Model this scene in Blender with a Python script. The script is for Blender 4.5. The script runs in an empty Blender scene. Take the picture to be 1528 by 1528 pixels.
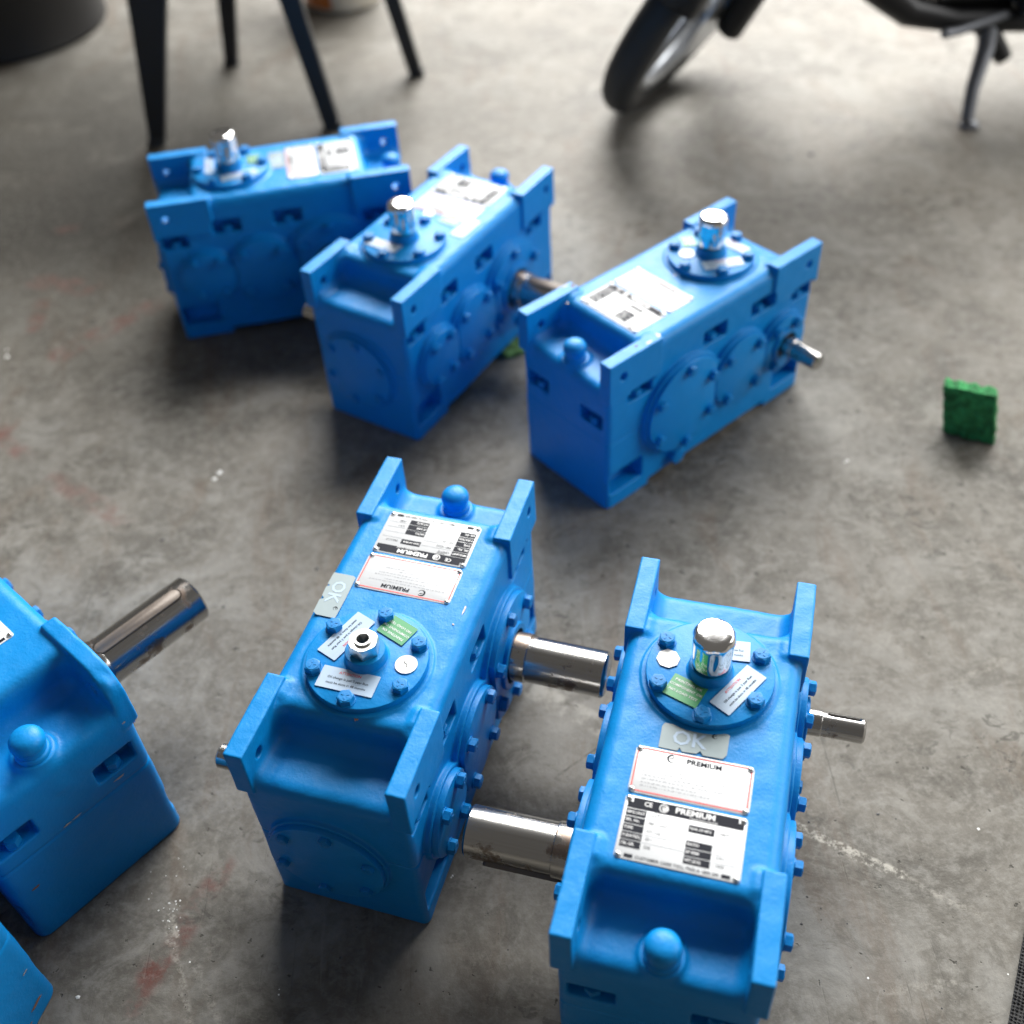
import bpy, bmesh, math, random
import numpy as np
from mathutils import Matrix, Vector

random.seed(4)
rad = math.radians
sc = bpy.context.scene
COL = sc.collection

# ------------------------------------------------------------------ camera
PITCH, ROLL = rad(44.224), rad(-3.896)
cd = bpy.data.cameras.new('camera')
cam = bpy.data.objects.new('camera', cd)
COL.objects.link(cam)
c_, s_ = math.cos(PITCH), math.sin(PITCH)
fw = Vector((0, c_, -s_)); up0 = Vector((0, s_, c_)); rt0 = Vector((1, 0, 0))
rt = rt0 * math.cos(ROLL) + up0 * math.sin(ROLL)
up = -rt0 * math.sin(ROLL) + up0 * math.cos(ROLL)
M = Matrix((rt, up, -fw)).transposed().to_4x4()
M.translation = Vector((0, 0, 1.0))
cam.matrix_world = M
cd.sensor_fit = 'HORIZONTAL'
cd.sensor_width = 36.0
cd.lens = 1681.6 / 1528 * 36
cd.shift_y = -27.0 / 1528
cd.clip_start = 0.02
cd.clip_end = 200
cd.dof.use_dof = True
cd.dof.focus_distance = 0.98
cd.dof.aperture_fstop = 2.8
sc.camera = cam

# ------------------------------------------------------------------ light
world = bpy.data.worlds.new('World'); sc.world = world; world.use_nodes = True
bg = world.node_tree.nodes['Background']
bg.inputs[0].default_value = (1.0, 0.94, 0.86, 1)
bg.inputs[1].default_value = 0.135

def area(name, loc, target, sx, sy, power, col):
    ld = bpy.data.lights.new(name, 'AREA'); ld.shape = 'RECTANGLE'
    ld.size = sx; ld.size_y = sy; ld.energy = power; ld.color = col
    o = bpy.data.objects.new(name, ld); COL.objects.link(o)
    o.location = loc
    o.rotation_euler = (Vector(target) - Vector(loc)).to_track_quat('-Z', 'Y').to_euler()
    return o
# the open shop front: broad daylight from beyond and to the right
key = area('daylight_opening', (2.0, 5.8, 3.3), (1.7, 3.2, 0.0), 5.4, 4.4, 610, (1.0, 0.985, 0.96))
key.data.spread = rad(98)
side = area('daylight_side_opening', (3.6, 1.2, 1.7), (0.2, 0.9, 0.1), 2.6, 2.0, 112, (1.0, 0.98, 0.95))

sc.view_settings.view_transform = 'Standard'
sc.view_settings.look = 'None'
sc.view_settings.exposure = 0.0
sc.view_settings.gamma = 1.0
sc.render.engine = 'CYCLES'
sc.cycles.use_denoising = True
sc.cycles.max_bounces = 8
sc.cycles.caustics_reflective = False
sc.cycles.caustics_refractive = False
sc.cycles.sample_clamp_indirect = 6

# ------------------------------------------------------------------ material helpers
class NT:
    def __init__(s, name):
        s.m = bpy.data.materials.new(name); s.m.use_nodes = True
        s.t = s.m.node_tree; s.n = s.t.nodes; s.l = s.t.links
        s.b = s.n['Principled BSDF']
    def node(s, typ, **kw):
        o = s.n.new(typ)
        for k, v in kw.items(): setattr(o, k, v)
        return o
    def link(s, a, b): s.l.new(a, b)
    def val(s, sock, v):
        if hasattr(v, 'is_linked') or isinstance(v, bpy.types.NodeSocket): s.link(v, sock)
        else: sock.default_value = v
    def math(s, op, a, b=0.0, c=0.0, clamp=False):
        o = s.node('ShaderNodeMath', operation=op, use_clamp=clamp)
        s.val(o.inputs[0], a); s.val(o.inputs[1], b); s.val(o.inputs[2], c)
        return o.outputs[0]
    def vmath(s, op, a, b=(0, 0, 0)):
        o = s.node('ShaderNodeVectorMath', operation=op)
        s.val(o.inputs[0], a); s.val(o.inputs[1], b)
        return o
    def noise(s, vec, scale, detail=4, rough=.5, dist=0):
        o = s.node('ShaderNodeTexNoise'); s.link(vec, o.inputs['Vector'])
        o.inputs['Scale'].default_value = scale; o.inputs['Detail'].default_value = detail
        o.inputs['Roughness'].default_value = rough; o.inputs['Distortion'].default_value = dist
        return o.outputs[0]
    def ramp(s, f, lo, hi, smooth=True):
        o = s.node('ShaderNodeMapRange'); o.interpolation_type = 'SMOOTHSTEP' if smooth else 'LINEAR'
        s.val(o.inputs[0], f); o.inputs[1].default_value = lo; o.inputs[2].default_value = hi
        return o.outputs[0]
    def mix(s, f, a, b, blend='MIX'):
        o = s.node('ShaderNodeMix', data_type='RGBA', blend_type=blend)
        s.val(o.inputs[0], f)
        for i, v in ((6, a), (7, b)):
            if isinstance(v, tuple) and len(v) == 3: v = v + (1,)
            s.val(o.inputs[i], v)
        return o.outputs[2]
    def coord(s): return s.node('ShaderNodeTexCoord').outputs['Object']
    def mapping(s, vec, scale=(1, 1, 1), rot=(0, 0, 0), loc=(0, 0, 0)):
        o = s.node('ShaderNodeMapping'); s.link(vec, o.inputs[0])
        o.inputs['Scale'].default_value = scale; o.inputs['Rotation'].default_value = rot
        o.inputs['Location'].default_value = loc
        return o.outputs[0]
    def bump(s, h, strength, dist):
        o = s.node('ShaderNodeBump'); s.link(h, o.inputs['Height'])
        o.inputs['Strength'].default_value = strength; o.inputs['Distance'].default_value = dist
        s.link(o.outputs[0], s.b.inputs['Normal']); return o

def simple(name, col, rough=.5, metal=0., bump=0., bscale=400, vary=0.12, spec=.5):
    t = NT(name); c = t.coord()
    n = t.noise(c, 45, 5, .6)
    t.link(t.mix(n, tuple(x * (1 - vary) for x in col), tuple(min(1, x * (1 + vary)) for x in col)), t.b.inputs['Base Color'])
    t.link(t.math('MULTIPLY_ADD', t.noise(c, 90, 4), .16, rough - .08), t.b.inputs['Roughness'])
    t.b.inputs['Metallic'].default_value = metal
    t.b.inputs['Specular IOR Level'].default_value = spec
    if bump: t.bump(t.noise(c, bscale, 3), bump, .001)
    return t.m

def paint_material(name, chips=0.70, tint=(0.001, 0.225, 0.60)):
    t = NT(name); c = t.coord()
    n1 = t.noise(c, 14, 5, .6); n2 = t.noise(c, 60, 6, .65)
    base = t.mix(n1, tuple(x * .9 for x in tint), tuple(min(1, x * 1.08) for x in tint))
    # worn bare spots on edges
    geo = t.node('ShaderNodeNewGeometry')
    edge = t.ramp(geo.outputs['Pointiness'], .52, .56)
    ch = t.ramp(t.noise(c, 75, 6, .7), chips, chips + .015)
    lump = t.ramp(t.noise(c, 19, 2), .52, .56)
    m = t.math('MULTIPLY', t.math('MULTIPLY', edge, ch), lump)
    spots = t.ramp(t.noise(t.mapping(c, (1, 1, 1), (0, 0, 0), (3, 1, 2)), 130, 3, .6), .795, .81)
    m = t.math('MAXIMUM', m, spots)
    bare = t.mix(t.noise(c, 300, 2), (.30, .22, .17), (.52, .52, .5))
    dust = t.ramp(n2, .56, .78)
    base = t.mix(t.math('MULTIPLY', dust, .04), base, (.22, .36, .5))
    t.link(t.mix(m, base, bare), t.b.inputs['Base Color'])
    t.link(t.math('ADD', t.math('MULTIPLY_ADD', n2, .20, .34), t.math('MULTIPLY', m, .2)), t.b.inputs['Roughness'])
    t.b.inputs['Specular IOR Level'].default_value = .26
    t.b.inputs['Coat Weight'].default_value = .03
    t.b.inputs['Coat Roughness'].default_value = .25
    h = t.math('ADD', t.math('MULTIPLY', t.noise(c, 55, 3, .5), 1.0), t.math('MULTIPLY', t.noise(c, 380, 4, .65), .34))
    h = t.math('SUBTRACT', h, t.math('MULTIPLY', m, .4))
    t.bump(h, .75, .0011)
    return t.m

MAT = {}
MAT['paint'] = paint_material('blue_paint')
MAT['paint_bolt'] = paint_material('blue_paint_fastener', .66, (0.001, 0.20, 0.54))
MAT['paint_deep'] = simple('blue_paint_recess', (0.010, 0.17, 0.58), .5)

def steel():
    t = NT('turned_steel'); c = t.coord()
    # fine turning marks run round the shaft axis (local y)
    rings = t.noise(t.mapping(c, (3, 900, 3)), 1.0, 3, .6)
    st = t.ramp(t.noise(c, 30, 5, .65), .53, .62)
    col = t.mix(rings, (.42, .415, .41), (.56, .555, .545))
    col = t.mix(t.math('MULTIPLY', st, .8), col, (.16, .105, .07))
    t.link(col, t.b.inputs['Base Color'])
    t.b.inputs['Metallic'].default_value = 1
    t.link(t.math('ADD', t.math('MULTIPLY_ADD', rings, .12, .14), t.math('MULTIPLY', st, .2)), t.b.inputs['Roughness'])
    t.bump(rings, .12, .0002)
    return t.m
MAT['steel'] = steel()
MAT['key_steel'] = simple('key_steel', (.15, .12, .095), .50, .15, .2, 300, .2)
MAT['dark'] = simple('oil_seal_rubber', (.015, .015, .015), .5)
MAT['chrome'] = simple('chrome', (.80, .80, .80), .10, 1, vary=.02)
MAT['zinc'] = simple('zinc_nut', (.72, .73, .72), .3, 1, vary=.05)
MAT['plate'] = simple('label_plate', (.60, .62, .64), .34, 0, .1, 200, .03)
MAT['plate_dull'] = simple('label_plate_aluminium', (.55, .57, .60), .38, .35, .1, 200, .05)
MAT['ink'] = simple('black_print', (.012, .014, .022), .6, spec=.15)
MAT['ink_grey'] = simple('grey_print', (.24, .25, .28), .5)
MAT['ink_white'] = simple('white_print', (.72, .73, .74), .4)
MAT['ink_red'] = simple('red_print', (.62, .05, .05), .4)
MAT['green'] = simple('green_sticker', (.045, .27, .10), .45, vary=.25)
MAT['sticker'] = simple('clear_white_sticker', (.36, .48, .62), .4, vary=.08)
MAT['sticker_white'] = simple('white_sticker', (.72, .73, .71), .45, vary=.03)
MAT['sticker_grey'] = simple('silver_sticker', (.25, .32, .34), .4, vary=.12)
MAT['black'] = simple('black_powder_coat', (.012, .012, .013), .45, .0, .2, 300)
MAT['rubber'] = simple('tyre_rubber', (.018, .018, .018), .7, 0, .4, 150, .3)
MAT['alloy'] = simple('alloy', (.42, .44, .47), .35, 1)
MAT['engine'] = simple('engine_black', (.02, .021, .023), .4, .5)
MAT['engine_dull'] = simple('worn_steel', (.16, .17, .19), .5, .7)
MAT['bucket'] = simple('white_plastic', (.62, .58, .50), .4)
MAT['orange'] = simple('orange_print', (.55, .16, .03), .45)

# ------------------------------------------------------------------ object helpers
def mesh_from(name, verts, faces, mat, smooth=False, angle=None):
    me = bpy.data.meshes.new(name)
    me.from_pydata([tuple(v) for v in verts], [], faces)
    me.materials.append(mat)
    me.update()
    if smooth:
        me.polygons.foreach_set('use_smooth', [True] * len(me.polygons))
        if angle is not None: me.set_sharp_from_angle(angle=rad(angle))
    return me

def link(name, data, parent=None, mat=None, loc=None, kind=None):
    o = bpy.data.objects.new(name, data)
    COL.objects.link(o)
    if parent is not None: o.parent = parent
    if mat is not None: o.matrix_local = mat
    if loc is not None: o.location = loc
    if kind: o['kind'] = kind
    return o

def tag(o, label, cat, group=None):
    o['label'] = label; o['category'] = cat
    if group: o['group'] = group
    return o

class MB:
    """collects triangles and quads for one mesh"""
    def __init__(s): s.v = []; s.f = []
    def add(s, verts, faces, M=None):
        n = len(s.v)
        if M is not None: verts = [M @ Vector(v) for v in verts]
        s.v += [tuple(v) for v in verts]
        s.f += [tuple(i + n for i in f) for f in faces]
        return s
    def mesh(s, name, mat, smooth=True, angle=35): return mesh_from(name, s.v, s.f, mat, smooth, angle)

def prism(outline, z0, z1, bev=0.0):
    """extrude a convex-ish outline (list of x,y) with a bevelled top edge"""
    n = len(outline)
    cx = sum(p[0] for p in outline) / n; cy = sum(p[1] for p in outline) / n
    def inset(d):
        out = []
        for i in range(n):
            p0 = Vector(outline[i - 1]); p1 = Vector(outline[i]); p2 = Vector(outline[(i + 1) % n])
            e1 = (p1 - p0); e2 = (p2 - p1)
            if e1.length < 1e-9 or e2.length < 1e-9: out.append(p1); continue
            n1 = Vector((-e1.y, e1.x)).normalized(); n2 = Vector((-e2.y, e2.x)).normalized()
            m = n1 + n2
            if m.length < 1e-6: m = n1
            m.normalize(); k = max(.35, m.dot(n1))
            out.append(p1 + m * (d / k))
        return out
    rings = [(outline, z0), (outline, z1 - bev)]
    if bev > 0:
        rings.append((inset(bev * .3), z1 - bev * .3)); rings.append((inset(bev), z1))
    v = []; f = []
    for o, z in rings: v += [(p[0], p[1], z) for p in o]
    for r in range(len(rings) - 1):
        for i in range(n):
            a = r * n + i; b = r * n + (i + 1) % n
            f.append((a, b, b + n, a + n))
    f.append(tuple(range((len(rings) - 1) * n, len(rings) * n)))
    f.append(tuple(reversed(range(n))))
    return v, f

def circle(r, n=48, cx=0, cy=0, ph=0):
    return [(cx + r * math.cos(ph + 2 * math.pi * i / n), cy + r * math.sin(ph + 2 * math.pi * i / n)) for i in range(n)]

def cut_disc(r, lo=-9, hi=9, n=72, corner=0.0):
    """disc truncated at u=lo and u=hi"""
    pts = []
    for i in range(n):
        a = 2 * math.pi * i / n
        x, y = r * math.cos(a), r * math.sin(a)
        pts.append((min(max(x, lo), hi), y))
    out = []
    for p in pts:
        if not out or (abs(p[0] - out[-1][0]) + abs(p[1] - out[-1][1])) > 1e-6: out.append(p)
    # clean points that lie along a cut
    res = []
    m = len(out)
    for i, p in enumerate(out):
        a, b = out[i - 1], out[(i + 1) % m]
        if (abs(p[0] - lo) < 1e-6 and abs(a[0] - lo) < 1e-6 and abs(b[0] - lo) < 1e-6): continue
        if (abs(p[0] - hi) < 1e-6 and abs(a[0] - hi) < 1e-6 and abs(b[0] - hi) < 1e-6): continue
        res.append(p)
    return res

def rrect(w, h, r, n=5, cx=0, cy=0):
    pts = []
    for sx, sy, a0 in ((1, 1, 0), (-1, 1, 90), (-1, -1, 180), (1, -1, 270)):
        for k in range(n + 1):
            a = rad(a0 + 90 * k / n)
            pts.append((cx + sx * (w / 2 - r) + r * math.cos(a), cy + sy * (h / 2 - r) + r * math.sin(a)))
    return pts

def lathe(prof, n=48, mod=None, cap0=True, cap1=True):
    """prof: list of (radius, height); axis z"""
    v = []; f = []
    for r, z in prof:
        for i in range(n):
            a = 2 * math.pi * i / n
            rr = r * (mod(a, z) if mod else 1)
            v.append((rr * math.cos(a), rr * math.sin(a), z))
    for k in range(len(prof) - 1):
        for i in range(n):
            a = k * n + i; b = k * n + (i + 1) % n
            f.append((a, b, b + n, a + n))
    if cap0: f.append(tuple(reversed(range(n))))
    if cap1: f.append(tuple(range((len(prof) - 1) * n, len(prof) * n)))
    return v, f

def tube(pts, radii, n=12):
    v = []; f = []
    P = [Vector(p) for p in pts]
    if not isinstance(radii, (list, tuple)): radii = [radii] * len(P)
    prev = None
    for i, p in enumerate(P):
        d = (P[min(i + 1, len(P) - 1)] - P[max(i - 1, 0)]).normalized()
        if prev is None:
            a = d.orthogonal().normalized()
        else:
            a = (prev - d * prev.dot(d)).normalized()
        prev = a; b = d.cross(a)
        for k in range(n):
            t = 2 * math.pi * k / n
            v.append(p + (a * math.cos(t) + b * math.sin(t)) * radii[i])
    for i in range(len(P) - 1):
        for k in range(n):
            a = i * n + k; b = i * n + (k + 1) % n
            f.append((a, b, b + n, a + n))
    f.append(tuple(reversed(range(n)))); f.append(tuple(range((len(P) - 1) * n, len(P) * n)))
    return v, f

def box(x0, x1, y0, y1, z0, z1):
    v = [(x, y, z) for z in (z0, z1) for x, y in ((x0, y0), (x1, y0), (x1, y1), (x0, y1))]
    return v, [(3, 2, 1, 0), (4, 5, 6, 7), (0, 1, 5, 4), (1, 2, 6, 5), (2, 3, 7, 6), (3, 0, 4, 7)]

def frame(origin, u, v, w):
    m = Matrix((Vector(u), Vector(v), Vector(w))).transposed().to_4x4()
    m.translation = Vector(origin)
    return m

def text_polys(s, size, bold=0.0, align='CENTER', stretch=1.0):
    cu = bpy.data.curves.new('t', 'FONT'); cu.body = s; cu.size = size; cu.align_x = align
    cu.align_y = 'CENTER'; cu.offset = bold * size; cu.resolution_u = 2; cu.fill_mode = 'FRONT'
    ob = bpy.data.objects.new('t', cu); COL.objects.link(ob)
    me = bpy.data.meshes.new_from_object(ob.evaluated_get(bpy.context.evaluated_depsgraph_get()))
    v = [(p.co.x * stretch, p.co.y, 0) for p in me.vertices]
    f = [tuple(p.vertices) for p in me.polygons]
    bpy.data.objects.remove(ob); bpy.data.curves.remove(cu); bpy.data.meshes.remove(me)
    return v, f

# ------------------------------------------------------------------ cast housing (distance field + surface nets)
def smin(a, b, k):
    h = np.maximum(k - np.abs(a - b), 0) / k
    return np.minimum(a, b) - h * h * k * .25
def smax(a, b, k): return -smin(-a, -b, k)
def rbox(P, c, h, r):
    q = [np.abs(P[i] - c[i]) - (h[i] - r) for i in range(3)]
    out = np.sqrt(sum(np.maximum(t, 0) ** 2 for t in q))
    return out + np.minimum(np.maximum(np.maximum(q[0], q[1]), q[2]), 0) - r
def cyl(P, ax, c, rr, h0, h1, r=1.0):
    o = [i for i in range(3) if i != ax]
    d = np.sqrt((P[o[0]] - c[0]) ** 2 + (P[o[1]] - c[1]) ** 2) - (rr - r)
    e = np.abs(P[ax] - (h0 + h1) / 2) - ((h1 - h0) / 2 - r)
    return np.sqrt(np.maximum(d, 0) ** 2 + np.maximum(e, 0) ** 2) + np.minimum(np.maximum(d, e), 0) - r

GX = dict(big=58, mid=-42, small=-122)
AXZ = 106
def housing_sdf(P, kind='std'):
    x, y, z = P
    ay = np.abs(y); ax_ = np.abs(x)
    # tall block with rounded upper side edges
    q = [ay - (75 - 13), z - (221 - 13)]
    sec = np.sqrt(np.maximum(q[0], 0) ** 2 + np.maximum(q[1], 0) ** 2) + np.minimum(np.maximum(q[0], q[1]), 0) - 13
    ends = ax_ - 182
    S = smax(smax(sec, ends, 8 if kind == 'std' else 13), -z, 3)
    big = 1e3
    # scooped ends
    Pm = (ax_, y, z)
    C = rbox(Pm, (125 + 75, 0, 185 + 60), (75, 62, 60), 14)
    S = smax(S, -C, 13)
    # lugs
    Pl = (ax_, ay, z)
    if kind == 'std':
        Lg = rbox(Pl, (141.5, 70.5, 198.5), (42.5, 8.5, 27.5), 1.3)
        # angled inner side: the foot widens towards the body
        web = rbox(Pl, (108, 64, 200), (10, 9, 23), 5)
        S = smin(S, web, 5)
        S = smin(S, Lg, 1.6)
    else:
        Lg = rbox(Pl, (136, 71.5, 194), (46, 7.5, 32), 2.5)
        rnd = np.sqrt(np.maximum(ax_ - (182 - 34), 0) ** 2 + np.maximum(z - (226 - 34), 0) ** 2) - 34
        rnd = np.where((ax_ > 148) & (z > 192), rnd, np.maximum(ax_ - 182, z - 226))
        Lg = smax(Lg, rnd, 3)
        S = smin(S, Lg, 4)
    # pads for side covers, on both sides
    Py = (x, ay, z)
    for nm, r in (('big', 68), ('mid', 53), ('small', 43)):
        S = smin(S, cyl(Py, 1, (GX[nm], AXZ), r, 40, 81.5, 1.0), 1.8)
    # pad for top cover
    S = smin(S, cyl(P, 2, (-65, 0), 57.5, 190, 222.4, .9), 2.5)
    # boss for end cover
    S = smin(S, cyl(P, 0, (8, 93), 57, -186.5, -150, 1.0), 3)
    # plug boss
    S = smin(S, cyl(P, 2, (163, 0), 17, 150, 188.5, 1.5), 6)
    # holes in lugs
    S = smax(S, -cyl(Pl, 1, (162, 203), 5.5, 40, 99, .5), 1)
    # bolt pockets in the sides
    for a, b, zc in ((110, 151, 164.5), (-17, 24, 180), (-103, -62, 179), (-177, -140, 164.5)):
        S = smax(S, -rbox(Py, ((a + b) / 2, 78, zc), ((b - a) / 2, 20, 11), 2.5), 1.5)
    # pockets in the plug end
    for a, b in ((-67, -30), (27, 64)):
        S = smax(S, -rbox(P, (182, (a + b) / 2, 134.5), (16, (b - a) / 2, 10.5), 2.5), 2)
    # foot pockets at the base corners
    S = smax(S, -rbox(Pl, (149, 78, 39), (27, 26, 17), 3), 2.5)
    # relief under the base
    S = smax(S, -rbox(P, (0, 0, 0), (110, 300, 9), 3), 2)
    # joint line between the two casing halves
    wob = .26 * (np.sin(x * .045 + 1.3) * np.sin(y * .06 + .5) + np.sin(z * .07 + x * .03) * .7) + .12 * np.sin(x * .21 + y * .17) * np.sin(z * .19 + y * .11 + 1)
    groove = .9 * np.exp(-((z - AXZ) / 1.3) ** 2)
    return S + wob + groove

def surface_net(fn, lo, hi, h, kind='std'):
    ax = [np.arange(lo[i], hi[i] + h, h, dtype=np.float32) for i in range(3)]
    X, Y, Z = np.meshgrid(*ax, indexing='ij', sparse=True)
    D = fn((X, Y, Z), kind).astype(np.float32)
    ins = D < 0
    nx, ny, nz = D.shape
    cnt = np.zeros((nx - 1, ny - 1, nz - 1), np.int8)
    for i in (0, 1):
        for j in (0, 1):
            for k in (0, 1):
                cnt += ins[i:nx - 1 + i, j:ny - 1 + j, k:nz - 1 + k]
    act = (cnt > 0) & (cnt < 8)
    idx = -np.ones(act.shape, np.int64)
    cells = np.argwhere(act)
    idx[act] = np.arange(len(cells))
    acc = np.zeros((len(cells), 3)); num = np.zeros(len(cells))
    corners = [(i, j, k) for i in (0, 1) for j in (0, 1) for k in (0, 1)]
    for a in corners:
        for d in range(3):
            if a[d]: continue
            b = list(a); b[d] = 1
            va = D[cells[:, 0] + a[0], cells[:, 1] + a[1], cells[:, 2] + a[2]]
            vb = D[cells[:, 0] + b[0], cells[:, 1] + b[1], cells[:, 2] + b[2]]
            m = (va < 0) != (vb < 0)
            t = np.where(m, va / np.where(m, va - vb, 1), 0)
            p = np.array(a, float)[None].repeat(len(cells), 0); p[:, d] += t
            acc += p * m[:, None]; num += m
    V = (cells + acc / num[:, None]) * h + np.array(lo)[None]
    for _ in range(2):
        P = (V[:, 0], V[:, 1], V[:, 2]); e = .3
        d0 = fn(P, kind)
        g = np.stack([fn(tuple(P[j] + (e if j == i else 0) for j in range(3)), kind) -
                      fn(tuple(P[j] - (e if j == i else 0) for j in range(3)), kind) for i in range(3)], 1) / (2 * e)
        st = np.clip(d0, -h, h)[:, None] * g / np.maximum((g ** 2).sum(1), .25)[:, None]
        V = V - st * .9
    F = []
    for d in range(3):
        s0 = [slice(None)] * 3; s1 = [slice(None)] * 3
        s0[d] = slice(0, -1); s1[d] = slice(1, None)
        a = ins[tuple(s0)]; b = ins[tuple(s1)]
        E_ = np.argwhere(a != b)
        o = [i for i in range(3) if i != d]
        ok = (E_[:, o[0]] > 0) & (E_[:, o[1]] > 0) & (E_[:, o[0]] < D.shape[o[0]] - 1) & (E_[:, o[1]] < D.shape[o[1]] - 1)
        E_ = E_[ok]
        flip = a[tuple(E_.T)]
        def at(du, dv):
            q = E_.copy(); q[:, o[0]] += du; q[:, o[1]] += dv
            return idx[tuple(q.T)]
        Q = np.stack([at(-1, -1), at(0, -1), at(0, 0), at(-1, 0)], 1)
        if d == 1: Q = Q[:, ::-1]
        Q = np.where(flip[:, None], Q, Q[:, ::-1])
        F.append(Q)
    F = np.concatenate(F)
    return V / 1000.0, F

def big_mesh(name, V, F, mat):
    me = bpy.data.meshes.new(name)
    me.vertices.add(len(V)); me.vertices.foreach_set('co', V.astype(np.float32).ravel())
    me.loops.add(len(F) * 4); me.loops.foreach_set('vertex_index', F.astype(np.int32).ravel())
    me.polygons.add(len(F)); me.polygons.foreach_set('loop_start', np.arange(0, len(F) * 4, 4, dtype=np.int32))
    me.polygons.foreach_set('use_smooth', np.ones(len(F), bool))
    me.materials.append(mat)
    me.update(calc_edges=True); me.validate()
    return me

HOUSE = {}
def housing(kind):
    if kind not in HOUSE:
        V, F = surface_net(housing_sdf, (-203, -90, -6), (192, 90, 234), 1.2 if kind == 'std' else 1.7, kind)
        HOUSE[kind] = big_mesh('housing', V, F, MAT['paint'])
    return HOUSE[kind]

# ------------------------------------------------------------------ small meshes, shared
def bolt_mesh(d, h, mat, name='bolt'):
    mb = MB()
    mb.add(*lathe([(d * .62, 0), (d * .62, h * .16), (d * .5, h * .18)], 24))
    hexo = circle(d / 2 / math.cos(math.pi / 6), 6)
    mb.add(*prism(hexo, h * .1, h, d * .07))
    mb.add(*lathe([(d * .44, h), (d * .43, h + d * .03), (d * .36, h + d * .035)], 20))
    for a in (.4, 2.4, 4.3):      # raised grade marks
        M_ = Matrix.Translation((d * .2 * math.cos(a), d * .2 * math.sin(a), h + d * .03)) @ Matrix.Rotation(a, 4, 'Z')
        mb.add(*box(-d * .09, d * .09, -d * .03, d * .03, 0, d * .035), M_)
    return mb.mesh(name, mat, True, 25)
B13 = bolt_mesh(.0130, .0066, MAT['paint_bolt'])
B11 = bolt_mesh(.0122, .0070, MAT['paint_bolt'])
B9 = bolt_mesh(.0105, .0065, MAT['paint_bolt'])
BP = bolt_mesh(.0125, .0085, MAT['paint_bolt'])
DRAIN = bolt_mesh(.021, .012, MAT['paint_bolt'])
MBX = {}
def cached(key, fn):
    if key not in MBX: MBX[key] = fn()
    return MBX[key]

def cover_mesh(r, lo, hi, th=.0058, hole=None, raised=None):
    mb = MB()
    o = cut_disc(r, lo, hi)
    mb.add(*prism(o, 0, th, .0012))
    if raised:
        mb.add(*lathe([(raised, th * .5), (raised, th + .0035), (raised - .0012, th + .0042), (hole + .0015, th + .0042), (hole + .0008, th * .5)], 64, cap0=False, cap1=False))
    return mb.mesh('side_cover', MAT['paint'], True, 30)

def shaft_mesh(r, L, collar, slot):
    """axis +z, starting at z=0 under the cover"""
    pr = [(r * 1.0 if not collar else r * 1.07, -.012)]
    if collar:
        pr += [(r * 1.07, collar - .0008), (r * 1.06, collar), (r, collar + .0008)]
    pr += [(r, L - .0022), (r - .0018, L - .0002), (r - .0024, L)]
    me = bpy.data.meshes.new('s'); v, f = lathe(pr, 72); me.from_pydata(v, [], f); me.update()
    if slot:
        w, z0, z1, dep, ang = slot
        out = rrect(z1 - z0, w, w / 2 - 1e-5, 8, (z0 + z1) / 2, 0)
        pv, pf = prism(out, r - dep, r + .01, 0)
        # prism local (a=z axis along shaft, b=tangent, c=radial)
        Mx = Matrix.Rotation(ang, 4, 'Z') @ frame((0, 0, 0), (0, 0, 1), (0, 1, 0), (1, 0, 0))
        cm = bpy.data.meshes.new('c'); cm.from_pydata([tuple(Mx @ Vector(p)) for p in pv], [], pf); cm.update()
        b = bmesh.new(); b.from_mesh(cm); bmesh.ops.recalc_face_normals(b, faces=b.faces); b.to_mesh(cm); b.free()
        a_o = bpy.data.objects.new('a', me); c_o = bpy.data.objects.new('c', cm)
        COL.objects.link(a_o); COL.objects.link(c_o)
        md = a_o.modifiers.new('b', 'BOOLEAN'); md.operation = 'DIFFERENCE'; md.object = c_o; md.solver = 'EXACT'
        out_me = bpy.data.meshes.new_from_object(a_o.evaluated_get(bpy.context.evaluated_depsgraph_get()))
        bpy.data.objects.remove(a_o); bpy.data.objects.remove(c_o)
        me = out_me
    me.materials.clear(); me.materials.append(MAT['steel'])
    me.polygons.foreach_set('use_smooth', [True] * len(me.polygons)); me.set_sharp_from_angle(angle=rad(30))
    me.name = 'shaft'
    return me

def key_mesh(w, z0, z1, rin, rout, ang, hole=True):
    out = rrect(z1 - z0 - .0026, w - .0026, (w - .0026) / 2 - 1e-5, 8, (z0 + z1) / 2, 0)
    pv, pf = prism(out, rin, rout, .0005)
    Mx = Matrix.Rotation(ang, 4, 'Z') @ frame((0, 0, 0), (0, 0, 1), (0, 1, 0), (1, 0, 0))
    mb = MB(); mb.add(pv, [tuple(reversed(q)) for q in pf], Mx)
    return mb.mesh('key', MAT['key_steel'], True, 30)

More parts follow.
